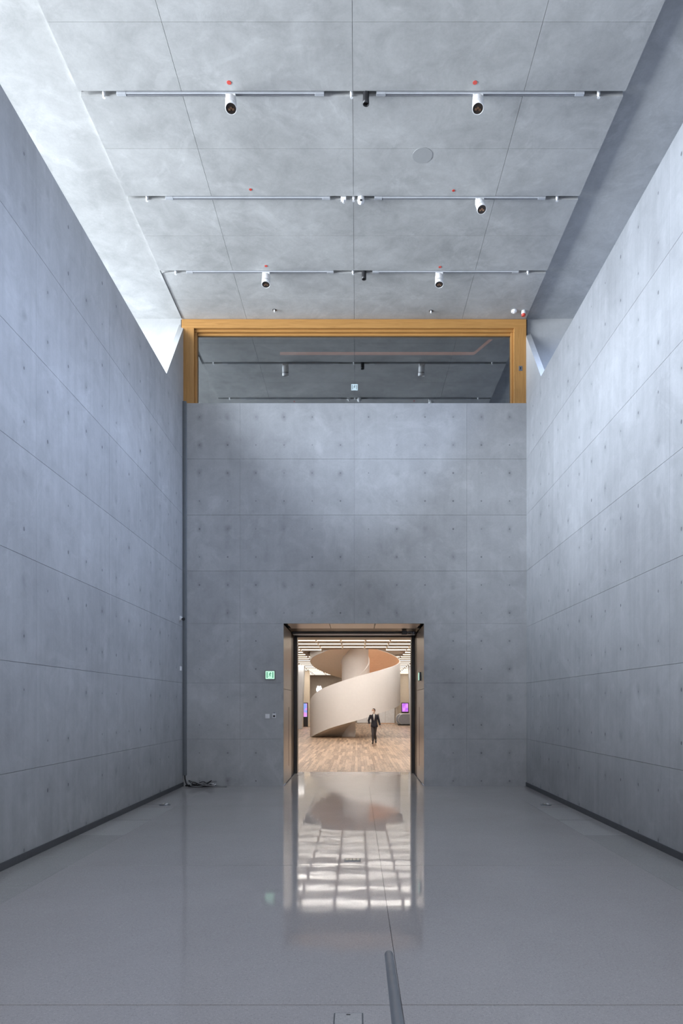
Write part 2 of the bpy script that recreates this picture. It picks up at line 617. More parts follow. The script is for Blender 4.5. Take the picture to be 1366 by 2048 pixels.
# ---- ceiling: dropped middle field of cast panels, outer strips 5 cm higher
XCL, XCR = -3.90, 3.76
ceil = struct(MB().box(XCL + 0.01, XCR - 0.01, -6, YB + 0.35, ZC + 0.09, ZC + 0.4).build('ceiling', 'joint'), 'cast concrete ceiling with three lighting slots')
SLOT = [F * 8.6 / 1228, F * 8.6 / 1018, F * 8.6 / 869]
SLOTW = 0.085
yr = [-6.0, -3.2, -1.3, 0.7, 2.7, 4.66, 6.63, 8.60]
rows = [(a + G, b - G) for a, b in zip(yr[:-1], yr[1:])]
jm = [8.60, 10.56, 12.52, 14.50]
for k in range(3):
    rows.append((jm[k] + G, SLOT[k]))
    rows.append((SLOT[k] + SLOTW, jm[k + 1] - G))
rows.append((14.50 + G, YB + 0.30))
xc = [XCL, -2.46, -0.06, 2.34, XCR]
for a, b in rows:
    for x0, x1 in zip(xc[:-1], xc[1:]):
        pbox('concrete_panel', 'conc_ceil', ceil, x0 + (G if x0 != XCL else 0), x1 - (G if x1 != XCR else 0), a, b, ZC, ZC + 0.10)
for side, x0, x1 in (('left', -16.9, XCL + 0.01), ('right', XCR - 0.01, 7.8)):
    struct(MB().box(x0, x1, -6, YB + 0.35, ZC + 0.065, ZC + 0.4).build('ceiling_strip_' + side, 'conc_ceil'),
           'concrete ceiling strip above the %s clerestory' % side)
# repaired oval patch on the ceiling
pc = P(845, 311, F * 8.6 / (VY - 311))
MB().lathe([(0.155, -0.002), (0.155, 0.002)], 24).build('repair_patch', 'conc_patch', ceil, loc=(pc.x, pc.y, ZC - 0.001))
# thin dark shadow gap running from the third slot to the window on the left
MB().box(-3.90, -3.885, SLOT[2], YB, ZC - 0.012, ZC + 0.0).build('shadow_gap', 'skirt', ceil)

# ---- end walls of the two clerestory bays and the sloped concrete fins beside the window
for side, x0, x1 in (('left', -17.0, -3.93), ('right', 3.80, 7.9)):
    struct(MB().box(x0, x1, YB + 0.14, YB + 0.5, 2.8, ZC + 0.07).build('wall_bay_' + side, 'conc_plain'), 'pale end wall of the %s clerestory bay' % side)
struct(MB().prism([(13.87, ZW), (YB + 0.14, 10.33), (YB + 0.14, ZW)], 'x', XL - 0.12, XL).build('fin_left', 'conc_plain'), 'raking concrete upstand left of the timber window')
struct(MB().prism([(13.99, ZW), (YB + 0.14, 10.15), (YB + 0.14, ZW)], 'x', XR, XR + 0.12).build('fin_right', 'conc_plain'), 'raking concrete upstand right of the timber window')

# ---- floor: terrazzo slabs
floor = struct(MB().box(-8, 8, -6.2, YB + 0.2, -0.3, -0.02).box(DX0, DX1, YB + 0.2, YP, -0.3, -0.02).build('floor', 'floor_joint'), 'polished grey terrazzo floor of the hall')
GT, GL = 0.006, 0.0018
fy = [-6.0, -3.0, 0.55, 4.10, 7.66, YB]
for a, b in zip(fy[:-1], fy[1:]):
    for x0, x1 in ((-3.22, 0.268), (0.268, 3.14)):
        pbox('terrazzo_slab', 'terrazzo', floor, x0 + (GL if x0 > 0 else 0), x1 - (GL if x1 < 1 else 0), a + GT, b - (GT if b != YB else 0), -0.02, 0)
pbox('terrazzo_slab', 'terrazzo', floor, DX0, DX1, YB, YP - 0.004, -0.02, 0)
sy = [YB, 11.95, 10.75, 10.65, 9.45, 9.35, 8.1, 6.8, 5.4, 4.1, 2.7, 1.0, -1.0, -3.5, -6.0]
for k in range(len(sy) - 1):
    b, a = sy[k], sy[k + 1]
    mt = 'terrazzo' if k == 0 else ('terrazzo_light' if k in (1, 3) else 'terrazzo_dull')
    pbox('terrazzo_slab', mt, floor, XL, -3.22 - 0.002, a + 0.002, b - (0.002 if k else 0), -0.02, 0)
    pbox('terrazzo_slab', mt, floor, 3.14 + 0.002, XR, a + 0.002, b - (0.002 if k else 0), -0.02, 0)

# ================================================================== UPPER WINDOW
win = empty('window_1', ((XL + XR) / 2, YB, ZW), kind='structure')
win['label'] = 'wide oak framed gallery window above the end wall'
wx0, wx1, wz1, wz0 = (362.5 - VX) / PXM, (1053.5 - VX) / PXM, ZC - 0.005, ZW - 0.12
cxw = win.location


def wpart(name, mat, x0, x1, y0, y1, z0, z1, bevel=0.004):
    return MB().box(x0 - cxw.x, x1 - cxw.x, y0 - cxw.y, y1 - cxw.y, z0 - cxw.z, z1 - cxw.z).build(name, mat, win, bevel)


fw = 0.275
ft = 0.20
yf = YB + 0.03
wpart('stile', 'oak_v', wx0, wx0 + fw, yf, yf + 0.30, wz0, wz1 - ft)
wpart('stile', 'oak_v', wx1 - fw, wx1, yf, yf + 0.30, wz0, wz1 - ft)
wpart('head_rail', 'oak_h', wx0, wx1, yf, yf + 0.30, wz1 - ft, wz1)
wpart('bottom_rail', 'oak_h', wx0 + fw, wx1 - fw, yf + 0.02, yf + 0.30, wz0, ZW - 0.005)
# stepped inner beads
wpart('bead', 'oak_v', wx0 + fw, wx0 + fw + 0.05, yf + 0.08, yf + 0.28, wz0, wz1 - ft - 0.055)
wpart('bead', 'oak_v', wx1 - fw - 0.05, wx1 - fw, yf + 0.08, yf + 0.28, wz0, wz1 - ft - 0.055)
wpart('bead', 'oak_h', wx0 + fw, wx1 - fw, yf + 0.06, yf + 0.28, wz1 - ft - 0.055, wz1 - ft)
wpart('bead', 'oak_h', wx0 + fw + 0.05, wx1 - fw - 0.05, yf + 0.12, yf + 0.28, wz1 - ft - 0.105, wz1 - ft - 0.055)
wpart('glass_pane', 'glass', wx0 + fw + 0.05, wx1 - fw - 0.05, yf + 0.155, yf + 0.165, wz0, wz1 - ft - 0.105, 0)
wpart('shadow_gap', 'black', wx1, wx1 + 0.025, yf + 0.02, yf + 0.12, wz0, wz1, 0)
wpart('shadow_gap', 'black', wx0 - 0.02, wx0, yf + 0.02, yf + 0.12, wz0, wz1, 0)
kp = P(1041, 737, yf)
kpl = MB().box(-0.04, 0.04, -0.006, 0, -0.055, 0.055).build('lock_plate', 'steel', win, 0.002, loc=kp - cxw)
MB().box(-0.009, 0.009, -0.009, -0.006, -0.025, 0.03).build('keyhole', 'black', kpl)

# dim gallery behind the glass
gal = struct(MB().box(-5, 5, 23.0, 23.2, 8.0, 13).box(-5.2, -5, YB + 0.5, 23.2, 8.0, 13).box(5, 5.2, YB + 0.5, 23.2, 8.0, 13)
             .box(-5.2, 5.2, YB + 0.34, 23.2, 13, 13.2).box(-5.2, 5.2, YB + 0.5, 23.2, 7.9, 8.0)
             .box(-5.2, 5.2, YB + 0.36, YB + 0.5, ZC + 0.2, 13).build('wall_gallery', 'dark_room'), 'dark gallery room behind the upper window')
# warm cove line inside
a = P(560, 707, 17.6)
b = P(948, 707, 17.6)
c = P(985, 676, 16.4)
tag(MB().tube([a, b, c], 0.035, 6).build('cove_light', 'orange_led'), 'dim orange cove light line glimmering behind the gallery glass', 'cove light')


def exit_sign(name, loc, w, h, mplate, mbar, mframe, label):
    e = empty(name, loc, label, 'exit sign')
    MB().box(-w / 2 - 0.012, w / 2 + 0.012, 0, 0.03, -h / 2 - 0.012, h / 2 + 0.012).build('frame', mframe, e, 0.003)
    MB().box(-w / 2, w / 2, -0.004, 0.0, -h / 2, h / 2).build('plate', mplate, e)
    for s in (-1, 1):
        MB().box(s * w * 0.32 - w * 0.045, s * w * 0.32 + w * 0.045, -0.007, -0.004, -h * 0.36, h * 0.36).build('door_bar', mbar, e)
    man = MB()
    u = h * 0.01

    def limb(pts, th):
        for (x0, z0), (x1, z1) in zip(pts[:-1], pts[1:]):
            d = Vector((x1 - x0, z1 - z0))
            nn = Vector((-d.y, d.x)).normalized() * th / 2
            q = [(x0 * u + nn.x * u, z0 * u + nn.y * u), (x0 * u - nn.x * u, z0 * u - nn.y * u), (x1 * u - nn.x * u, z1 * u - nn.y * u), (x1 * u + nn.x * u, z1 * u + nn.y * u)]
            man.prism(q, 'y', -0.006, -0.004)
    man.prism([(6 * u + 6 * u * math.cos(t * math.pi / 6), 28 * u + 6 * u * math.sin(t * math.pi / 6)) for t in range(12)], 'y', -0.006, -0.004)
    limb([(4, 22), (-3, 0)], 10)
    limb([(3, 19), (13, 13), (18, 17)], 4)
    limb([(2, 19), (-10, 14), (-14, 5)], 4)
    limb([(-2, 2), (9, -6), (8, -20)], 5)
    limb([(-3, 2), (-7, -12), (-18, -16)], 5)
    man.build('running_figure', mbar, e)
    return e


exit_sign('exit_sign', P(540, 1350, YB - 0.031), 0.20, 0.178, 'sign_white', 'sign_green', 'black', 'glowing green running man exit sign on the wall left of the portal')
exit_sign('exit_sign', P(709, 774.5, 16.6) + Vector((0, 0, 0)), 0.155, 0.15, 'sign_blue', 'sign_teal', 'steel', 'small white exit sign seen through the upper gallery window')
tag(MB().tube([P(709, 774.5, 16.6) + Vector((0, 0.015, 0.08)), P(709, 774.5, 16.6) + Vector((0, 0.015, 13.0 - P(709, 774.5, 16.6).z))], 0.006, 6).build('sign_rod', 'steel'),
    'thin suspension rod above the white gallery exit sign', 'rod')

# ================================================================== CEILING FITTINGS
ORD = ['first', 'second', 'third']
ROWN = ['nearest ceiling slot', 'middle ceiling slot', 'farthest ceiling slot by the window']


def slot_pt(px, k, dy=0.04):
    Y = SLOT[k] + dy
    return (px - VX) / F * SLOT[k], Y


def make_track(px0, px1, k, label):
    x0, y = slot_pt(px0, k)
    x1, _ = slot_pt(px1, k)
    cx = (x0 + x1) / 2
    e = empty('lighting_track', (cx, y, ZC), label, 'lighting track', 'lighting tracks in the ceiling slots')
    hx = (x1 - x0) / 2
    MB().box(-hx + 0.13, hx - 0.13, -0.025, 0.015, -0.022, 0.06).build('rail', 'track', e, 0.002)
    MB().box(-hx + 0.13, hx - 0.13, -0.010, 0.002, -0.0232, -0.022).build('slot', 'black', e)
    for s in (-1, 1):
        MB().box(s * hx - 0.0 if s < 0 else hx - 0.13, -hx + 0.13 if s < 0 else hx, -0.027, 0.017, -0.026, 0.06).build('feed_box', 'track', e, 0.003)
    return e


for k, spans in enumerate((((232, 648), (753, 1170)), ((330, 660), (749, 1092)), ((372, 667), (745, 1038)))):
    for j, (p0, p1) in enumerate(spans):
        make_track(p0, p1, k, 'white lighting track, %s half of the %s' % (('left', 'right')[j], ROWN[k]))


def make_spot(px, k, tilt_x, tilt_y, scale, label):
    x, y = slot_pt(px, k, 0.035)
    e = empty('track_spotlight', (x, y, ZC - 0.0245), label, 'spotlight', 'track spotlights')
    MB().box(-0.07 * scale, 0.07 * scale, -0.03, 0.03, -0.05 * scale, 0.0).build('adapter', 'white', e, 0.006)
    MB().lathe([(0.022, -0.09 * scale), (0.022, -0.045 * scale)], 12).build('stem', 'white', e)
    rot = Matrix.Translation((0, 0, -0.06 * scale)) @ Matrix.Rotation(R(tilt_x), 4, 'X') @ Matrix.Rotation(R(tilt_y), 4, 'Y')
    s = scale
    MB().lathe([(0.03 * s, 0.005 * s), (0.070 * s, 0.0), (0.078 * s, -0.015 * s), (0.078 * s, -0.13 * s)], 24, rot).build('housing', 'white', e)
    MB().lathe([(0.071 * s, -0.128 * s), (0.071 * s, -0.146 * s)], 24, rot).build('seam_ring', 'black', e)
    MB().lathe([(0.079 * s, -0.145 * s), (0.079 * s, -0.205 * s), (0.073 * s, -0.210 * s), (0.071 * s, -0.185 * s)], 24, rot).build('front_ring', 'white', e)
    ln = MB().lathe([(0.071 * s, -0.200 * s), (0.060 * s, -0.190 * s), (0.040 * s, -0.182 * s)], 24, rot).build('lens', 'lens', e)
    refl = MB()
    for dx, dz in ((-0.026, 0.018), (0.026, 0.018), (0.0, 0.0)):
        refl.box(dx * s - 0.016 * s, dx * s + 0.016 * s, -0.02 * s + dz * s, 0.008 * s + dz * s, -0.204 * s, -0.199 * s)
    o = refl.build('reflector', 'copper', ln)
    o.data.transform(rot)
    return e


# the heads aim down and slightly towards the entrance
make_spot(461, 0, -20, -4, 1.0, 'white spotlight on the left track of the nearest slot')
make_spot(957, 0, -20, 4, 1.0, 'white spotlight on the right track of the nearest slot')
make_spot(960, 1, -26, -6, 1.0, 'only white spotlight on the middle slot')
make_spot(532, 2, -16, 0, 1.05, 'white spotlight left of centre on the farthest slot')
make_spot(879, 2, -16, 2, 1.05, 'white spotlight right of centre on the farthest slot')


def make_sensor(px, k, label):
    x, y = slot_pt(px, k, 0.055)
    e = empty('sprinkler_head', (x, y, ZC), label, 'sprinkler', 'small white heads in the ceiling slots')
    MB().lathe([(0.022, 0.05), (0.022, -0.005), (0.014, -0.012), (0.014, -0.035)], 12).build('body', 'white', e)
    MB().lathe([(0.022, -0.047), (0.022, -0.042)], 12).build('deflector', 'white', e)
    return e


for k, xs in enumerate(((205, 703, 1200), (292, 707, 1116), (350, 706, 1057))):
    for j, px in enumerate(xs):
        make_sensor(px, k, 'tiny white sprinkler head at the %s of the %s' % (('left end', 'centre', 'right end')[j], ROWN[k]))

for px, k, lab in ((732, 0, 'black cylindrical projector head hanging from the nearest ceiling slot'), (728, 2, 'black cylindrical projector head hanging from the farthest ceiling slot')):
    x, y = slot_pt(px, k, 0.04)
    e = empty('black_downlight', (x, y, ZC), lab, 'downlight', 'black cylinders in the ceiling slots')
    MB().lathe([(0.045, 0.06), (0.045, -0.105)], 20).build('barrel', 'black', e)
    MB().lathe([(0.0455, -0.105), (0.0455, -0.15), (0.036, -0.152), (0.034, -0.125)], 20).build('snoot', 'black', e)
    MB().lathe([(0.034, -0.128), (0.010, -0.124)], 16).build('lens', 'lens', e)

x, y = slot_pt(722, 1, 0.045)
e = empty('dome_camera', (x, y, ZC), 'round white dome camera at the centre of the middle slot', 'camera')
MB().lathe([(0.055, 0.02), (0.055, -0.01)], 20).build('base', 'white', e)
MB().lathe([(0.055, -0.01), (0.062, -0.045), (0.054, -0.080), (0.030, -0.100), (0.004, -0.106)], 20).build('dome', 'white', e)
MB().box(-0.018, 0.022, -0.064, -0.046, -0.086, -0.066).build('lens', 'black', e)
x, y = slot_pt(687, 1, 0.045)
e = empty('junction_box', (x, y, ZC), 'small grey junction box left of the white dome camera', 'junction box')
MB().box(-0.045, 0.045, -0.03, 0.03, -0.045, 0.01).build('box', 'offwhite', e, 0.004)
MB().lathe([(0.018, -0.085), (0.022, -0.06), (0.016, -0.045)], 12).build('sensor', 'white', e)

# red paint caps near the slots
for px, py, r, lab in ((458, 165, .031, 'red dot on the ceiling above the left spotlight of the nearest slot'), (950, 165, .031, 'red dot on the ceiling above the right spotlight of the nearest slot'),
                       (501, 379, .024, 'red dot on the ceiling before the left track of the middle slot'), (907, 381, .024, 'red dot on the ceiling before the right track of the middle slot'),
                       (532, 532, .03, 'red dot on the ceiling above the left spotlight of the farthest slot'), (880, 534, .03, 'red dot on the ceiling above the right spotlight of the farthest slot')):
    Y = F * 8.6 / (VY - py)
    q = P(px, py, Y)
    tag(MB().lathe([(r, -0.004), (r, 0.001)], 14).build('red_cap', 'red', loc=(q.x, q.y, ZC)), lab, 'marker', 'red dots on the ceiling')

# fittings close to the window
for px, py, lab in ((549, 620, 'chrome recessed sprinkler above the left half of the oak window'), (862, 622, 'chrome recessed sprinkler above the right half of the oak window')):
    Y = F * 8.6 / (VY - py)
    q = P(px, py, Y)
    e = empty('ceiling_sprinkler', (q.x, q.y, ZC), lab, 'sprinkler', 'sprinklers above the oak window')
    MB().lathe([(0.045, -0.004), (0.045, 0.0)], 16).build('rosette', 'black', e)
    MB().lathe([(0.012, -0.05), (0.016, -0.03), (0.022, -0.004)], 12).build('head', 'white', e)
q = P(1028, 621, F * 8.6 / (VY - 621))
e = empty('smoke_detector', (q.x, q.y, ZC), 'white smoke detector above the right corner of the oak window', 'smoke detector')
MB().lathe([(0.06, 0.0), (0.06, -0.03), (0.045, -0.05)], 20).build('housing', 'white', e)
MB().lathe([(0.025, -0.05), (0.02, -0.062)], 14).build('sensor', 'offwhite', e)
q = P(1047, 622, F * 8.6 / (VY - 622))
e = empty('alarm_beacon', (q.x, q.y, ZC), 'white fire alarm beacon with a red lens by the smoke detector', 'alarm beacon')
MB().lathe([(0.048, 0.0), (0.048, -0.07)], 20).build('base', 'white', e)
MB().lathe([(0.044, -0.07), (0.044, -0.10), (0.034, -0.112)], 20).build('lens', 'red', e)

# ================================================================== BACK WALL FITTINGS
# trunking in the left corner
e = empty('cable_trunking', (XL + 0.002, YB - 0.002, 0.24), 'grey vertical cable trunking in the left corner of the hall', 'trunking')
MB().box(-0.0, 0.085, -0.06, 0.0, 0.0, ZW - 0.24).build('channel', 'duct', e, 0.004)
MB().box(0.03, 0.036, -0.063, -0.06, 0.0, ZW - 0.24).build('lid_seam', 'black', e)
MB().tube([(0.045, -0.03, 0.0), (0.05, -0.03, -0.08), (0.075, -0.035, -0.17), (0.12, -0.06, -0.225)], 0.016, 8).build('cable_tail', 'cable_black', e)

# heap of cables on the floor
e = empty('cable_heap', (XL + 0.5, YB - 0.16, 0), 'tangled heap of black and grey cables on the floor in the left corner', 'cables')
rc = random.Random(3)
for k in range(9):
    pts = []
    cx0, w0, d0 = rc.uniform(-0.20, 0.10), rc.uniform(0.14, 0.28), rc.uniform(0.05, 0.10)
    ph = rc.uniform(0, 6.28)
    for i in range(25):
        t = i / 24 * 2 * math.pi * 1.1 + ph
        pts.append((cx0 + w0 * math.cos(t), d0 * math.sin(t) - 0.01, 0.012 + 0.012 * k * (0.5 + 0.5 * math.sin(t * 2 + k)) + 0.004 * k))
    MB().tube(pts, 0.008, 6).build('cable_loop', 'cable_grey' if k in (2, 5, 7) else 'cable_black', e)
MB().tube([(-0.42, 0.08, 0.02), (-0.3, 0.02, 0.03), (-0.15, 0.0, 0.05), (0.05, -0.03, 0.04)], 0.018, 8).build('cable_loop', 'cable_black', e)
MB().tube([(0.15, -0.02, 0.03), (0.28, -0.05, 0.012), (0.40, -0.03, 0.012), (0.52, -0.06, 0.010)], 0.009, 6).build('cable_end', 'cable_grey', e)
MB().tube([(0.12, 0.0, 0.04), (0.26, 0.02, 0.016), (0.38, -0.01, 0.012), (0.50, 0.0, 0.010)], 0.009, 6).build('cable_end', 'cable_black', e)
MB().box(0.10, 0.26, -0.05, 0.02, 0.035, 0.075).build('plug', 'offwhite', e, 0.008)

# wall plates
q = P(535, 1432.5, YB)
e = empty('switch_plate', q, 'plain white square switch plate below the exit sign', 'switch')
MB().box(-0.048, 0.048, -0.022, 0.0, -0.052, 0.052).build('back_box', 'offwhite', e, 0.004)
MB().box(-0.03, 0.03, -0.027, -0.022, -0.03, 0.03).build('rocker', 'offwhite', e, 0.002)
q = P(548.5, 1431.5, YB)
e = empty('key_switch', q, 'grey key switch with a dark round button beside the switch plate', 'switch')
MB().box(-0.038, 0.038, -0.026, 0.0, -0.052, 0.050).build('housing', 'offwhite', e, 0.006)
MB().lathe([(0.024, 0.0), (0.024, 0.008), (0.018, 0.012)], 16, Matrix.Translation((0, -0.026, -0.008)) @ Matrix.Rotation(R(90), 4, 'X')).build('button', 'black', e)
MB().box(-0.012, 0.012, -0.020, 0.0, 0.050, 0.075).build('hood', 'steel', e, 0.003)

# small devices on the left wall next to the trunking
yw = -XL * F / (VX - 360)
q = Vector((XL, yw, P(360, 1237, yw).z))
e = empty('wall_camera', q, 'white bullet camera on the left wall beside the trunking', 'camera')
MB().box(0, 0.03, -0.05, 0.05, -0.05, 0.05).build('bracket', 'white', e, 0.005)
MB().tube([(0.02, 0, 0), (0.06, -0.02, -0.005), (0.09, -0.07, -0.02)], 0.034, 12).build('housing', 'white', e)
MB().tube([(0.088, -0.066, -0.019), (0.10, -0.085, -0.024)], 0.036, 12).build('lens', 'black', e)
q = Vector((XL, yw, P(360, 1337, yw).z))
e = empty('wall_sensor', q, 'small white box on the left wall beneath the bullet camera', 'sensor')
MB().box(0, 0.035, -0.035, 0.035, -0.05, 0.05).build('housing', 'white', e, 0.006)
MB().box(0.035, 0.037, -0.02, 0.02, 0.0, 0.03).build('lens', 'offwhite', e)

# ================================================================== PORTAL
por = struct(empty('door_1', ((DX0 + DX1) / 2, YB, 0)), 'deep bronze lined portal opening to the lobby')
pc0 = por.location


def ppart(name, mat, x0, x1, y0, y1, z0, z1, bevel=0.002, parent=None):
    return MB().box(x0 - pc0.x, x1 - pc0.x, y0 - pc0.y, y1 - pc0.y, z0, z1).build(name, mat, parent or por, bevel)


YD = 16.95       # start of the dark sliding door pocket
for s, X in ((-1, DX0), (1, DX1)):
    for z0, z1 in ((0.012, 2.155), (2.165, DZ - 0.012)):
        ppart('jamb_panel', 'bronze', min(X, X + s * 0.05), max(X, X + s * 0.05), YB + 0.004, YD - 0.30, z0, z1)
        ppart('jamb_panel', 'bronze', min(X, X + s * 0.05), max(X, X + s * 0.05), YD - 0.29, YD, z0, z1)
    ppart('door_pocket', 'dark_metal', min(X + s * 0.02, X + s * 0.2), max(X + s * 0.02, X + s * 0.2), YD, YP - 0.02, 0, DZ)
    ppart('jamb_post', 'dark_metal', min(X - s * 0.055, X + s * 0.10), max(X - s * 0.055, X + s * 0.10), YP - 0.35, YP - 0.05, 0, DZ)
    ppart('jamb_edge', 'rail_metal', min(X - s * 0.06, X - s * 0.045), max(X - s * 0.06, X - s * 0.045), YP - 0.05, YP - 0.03, 0, DZ - 0.1, 0)
    ppart('wall_core', 'dark_metal', min(X + s * 0.06, X + s * 0.4), max(X + s * 0.06, X + s * 0.4), YB + 0.3, YP - 0.06, 0, DZ, 0)
    # recessed pull on the lining
    ppart('pull_recess', 'dark_metal', min(X - s * 0.003, X), max(X - s * 0.003, X), 16.30, 16.36, 0.35, 1.75, 0)
for x0, x1 in ((DX0 + 0.08, -0.62), (-0.61, 0.40), (0.41, DX1 - 0.08)):
    ppart('soffit_panel', 'bronze', x0, x1, YB + 0.03, 16.15, DZ, DZ + 0.05)
ppart('wall_core', 'dark_metal', DX0 - 0.4, DX1 + 0.4, YB + 0.3, YP - 0.06, DZ + 0.06, DZ + 0.5, 0)
ppart('soffit_edge', 'dark_metal', DX0, DX1, YB + 0.002, YB + 0.03, DZ, DZ + 0.05, 0)
ppart('header_pocket', 'dark_metal', DX0, DX1, 16.16, YP - 0.35, DZ + 0.01, DZ + 0.06, 0)
ppart('header_beam', 'dark_metal', DX0, DX1, YP - 0.35, YP - 0.05, DZ - 0.02, DZ + 0.3)
ppart('sliding_rail', 'rail_metal', DX0 + 0.03, DX1 - 0.03, 17.20, 17.24, DZ - 0.05, DZ - 0.025)
ppart('rail_box', 'dark_metal', DX0 + 0.02, DX1 - 0.02, 17.0, 17.19, DZ - 0.035, DZ + 0.01)
ppart('threshold', 'rail_metal', DX0, DX1, YP - 0.012, YP + 0.012, -0.01, 0.003, 0)
ppart('floor_groove', 'floor_joint', DX0 + 0.002, DX0 + 0.02, YB + 0.05, YD, 0.0, 0.002, 0)
ppart('floor_groove', 'floor_joint', DX1 - 0.02, DX1 - 0.002, YB + 0.05, YD, 0.0, 0.002, 0)

e = empty('door_closer', (DX1 - 0.34, 16.6, DZ), 'dark door closer device under the right end of the portal soffit', 'door closer')
MB().box(-0.06, 0.06, -0.05, 0.05, -0.10, 0.0).build('body', 'black', e, 0.01)
MB().tube([(0.05, 0, -0.05), (0.14, 0, -0.03), (0.22, 0.02, -0.06)], 0.018, 8).build('arm', 'steel', e)
MB().lathe([(0.035, -0.09), (0.035, -0.03)], 12, Matrix.Translation((0.23, 0, 0))).build('wheel', 'steel', e)

e = empty('side_sign', (DX1 - 0.01, 16.0, H_CAM + (VY - 1353) / F * 16.0), 'thin lit exit sign seen edge on at the right portal jamb', 'exit sign')
MB().box(-0.03, 0.01, -0.10, 0.10, -0.10, 0.10).build('frame', 'black', e, 0.004)
MB().box(-0.036, -0.03, -0.09, 0.09, -0.09, 0.09).build('plate', 'sign_white', e)

# ================================================================== LOBBY
LX0, LX1 = -9.0, 9.0
struct(MB().box(LX0 - 0.3, LX0, YP - 0.05, YF, 0, ZL).build('wall_lobby_left', 'lobby_wall'), 'concrete wall on the left side of the lobby')
struct(MB().box(LX1, LX1 + 0.3, YP - 0.05, YF, 0, ZL).build('wall_lobby_right', 'lobby_wall'), 'concrete wall on the right side of the lobby')
struct(MB().box(LX0, LX1, YF, YF + 0.3, 0, ZL).build('wall_lobby_far', 'lobby_wall'), 'far concrete wall of the lobby')
struct(MB().box(LX0, DX0 - 0.06, YP - 0.05, YP + 0.02, 0, ZL).box(DX1 + 0.06, LX1, YP - 0.05, YP + 0.02, 0, ZL)
       .box(DX0 - 0.06, DX1 + 0.06, YP - 0.05, YP + 0.02, DZ, ZL).build('wall_lobby_near', 'lobby_wall'), 'lobby side of the portal wall')
lf = struct(MB().box(LX0, LX1, YP - 0.004, YF, -0.3, -0.018).build('floor_lobby', 'floor_joint'), 'timber plank floor of the lobby')
# planks: the near ones singly, the rest joined
PW, PL = 0.095, 1.8
plank_me = MB().box(-PW / 2 + 0.0015, PW / 2 - 0.0015, -PL / 2 + 0.0015, PL / 2 - 0.0015, -0.018, 0.0).mesh('plank')
rest = MB()
ncol = int((LX1 - LX0) / PW)
cnt = 0
for i in range(ncol):
    x = LX0 + PW * (i + 0.5)
    y = YP + 0.013 - random.uniform(0, PL)
    while y < YF:
        y0, y1 = max(y, YP + 0.013), min(y + PL, YF)
        xv = abs(x) / y1
        if y1 - y0 > 0.05:
            if -0.0915 < x / y1 < 0.084 and y0 < 27.0 and cnt < 300 and y1 - y0 > PL - 0.01:
                link('plank', plank_me, 'plank', lf, (x, y + PL / 2, 0))
                cnt += 1
            elif -0.0915 < x / y1 < 0.084 and y0 < 27.0 and cnt < 300:
                pbox('plank', 'plank', lf, x - PW / 2 + 0.0015, x + PW / 2 - 0.0015, y0, y1 - 0.0015, -0.018, 0)
                cnt += 1
            else:
                rest.box(x - PW / 2 + 0.0015, x + PW / 2 - 0.0015, y0 + 0.0015, y1 - 0.0015, -0.018, 0)
        y += PL
o = rest.build('planks', 'plank_far', lf)
o['kind'] = 'stuff'

# ---- helical stair
SX, SYC = (710.4 - VX) / F * 39.3, 39.3
SR, SI = 2.59, 0.80


def interp(tab, a):
    if a <= tab[0][0]:
        return tab[0][1]
    for (a0, v0), (a1, v1) in zip(tab[:-1], tab[1:]):
        if a <= a1:
            return v0 + (v1 - v0) * (a - a0) / (a1 - a0)
    return tab[-1][1]


ZB = [(18.6, 0.0), (40, 0.27), (61, 0.58), (90, 0.94), (126, 1.42), (155, 1.70), (180, 1.92), (225, 2.55), (270, 3.2), (315, 3.75), (360, 4.28), (405, 4.66), (450, 5.2)]
ZT = [(-14, 0.7), (-8, 1.3), (-3, 1.62), (2, 1.83), (8, 2.02), (15, 2.18), (26, 2.37), (46, 2.70), (77, 3.13), (107, 3.52), (133, 3.82), (171, 4.24), (180, 4.34), (225, 5.0), (270, 5.6), (360, 6.8), (450, 7.9)]
stair = empty('helical_stair', (SX, SYC, 0), 'cream white helical staircase winding up through the lobby ceiling', 'staircase')


def sp(r, a):
    return (-r * math.cos(R(a)), -r * math.sin(R(a)))


def helix_wall(r0, r1, a0, a1, zb_, zt_, step=4):
    mb = MB()
    n = int((a1 - a0) / step)
    vs_, fs = [], []
    for i in range(n + 1):
        a = a0 + (a1 - a0) * i / n
        zb2, zt2 = zb_(a), zt_(a)
        for r, z in ((r0, zb2), (r0, zt2), (r1, zt2), (r1, zb2)):
            x, y = sp(r, a)
            vs_.append((x, y, z))
    for i in range(n):
        for k in range(4):
            j = (k + 1) % 4
            fs.append((4 * i + k, 4 * i + j, 4 * i + 4 + j, 4 * i + 4 + k))
    mb.add(vs_, fs, False)
    mb.add(vs_[:4], [(3, 2, 1, 0)])
    mb.add(vs_[-4:], [(0, 1, 2, 3)])
    return mb


def shade_auto(o):
    for p in o.data.polygons:
        p.use_smooth = True
    bm = bmesh.new()
    bm.from_mesh(o.data)
    bmesh.ops.remove_doubles(bm, verts=bm.verts, dist=1e-5)
    for ed in bm.edges:
        if len(ed.link_faces) == 2 and ed.calc_face_angle(0) > R(40):
            ed.smooth = False
    bmesh.ops.recalc_face_normals(bm, faces=bm.faces)
    bm.to_mesh(o.data)
    bm.free()


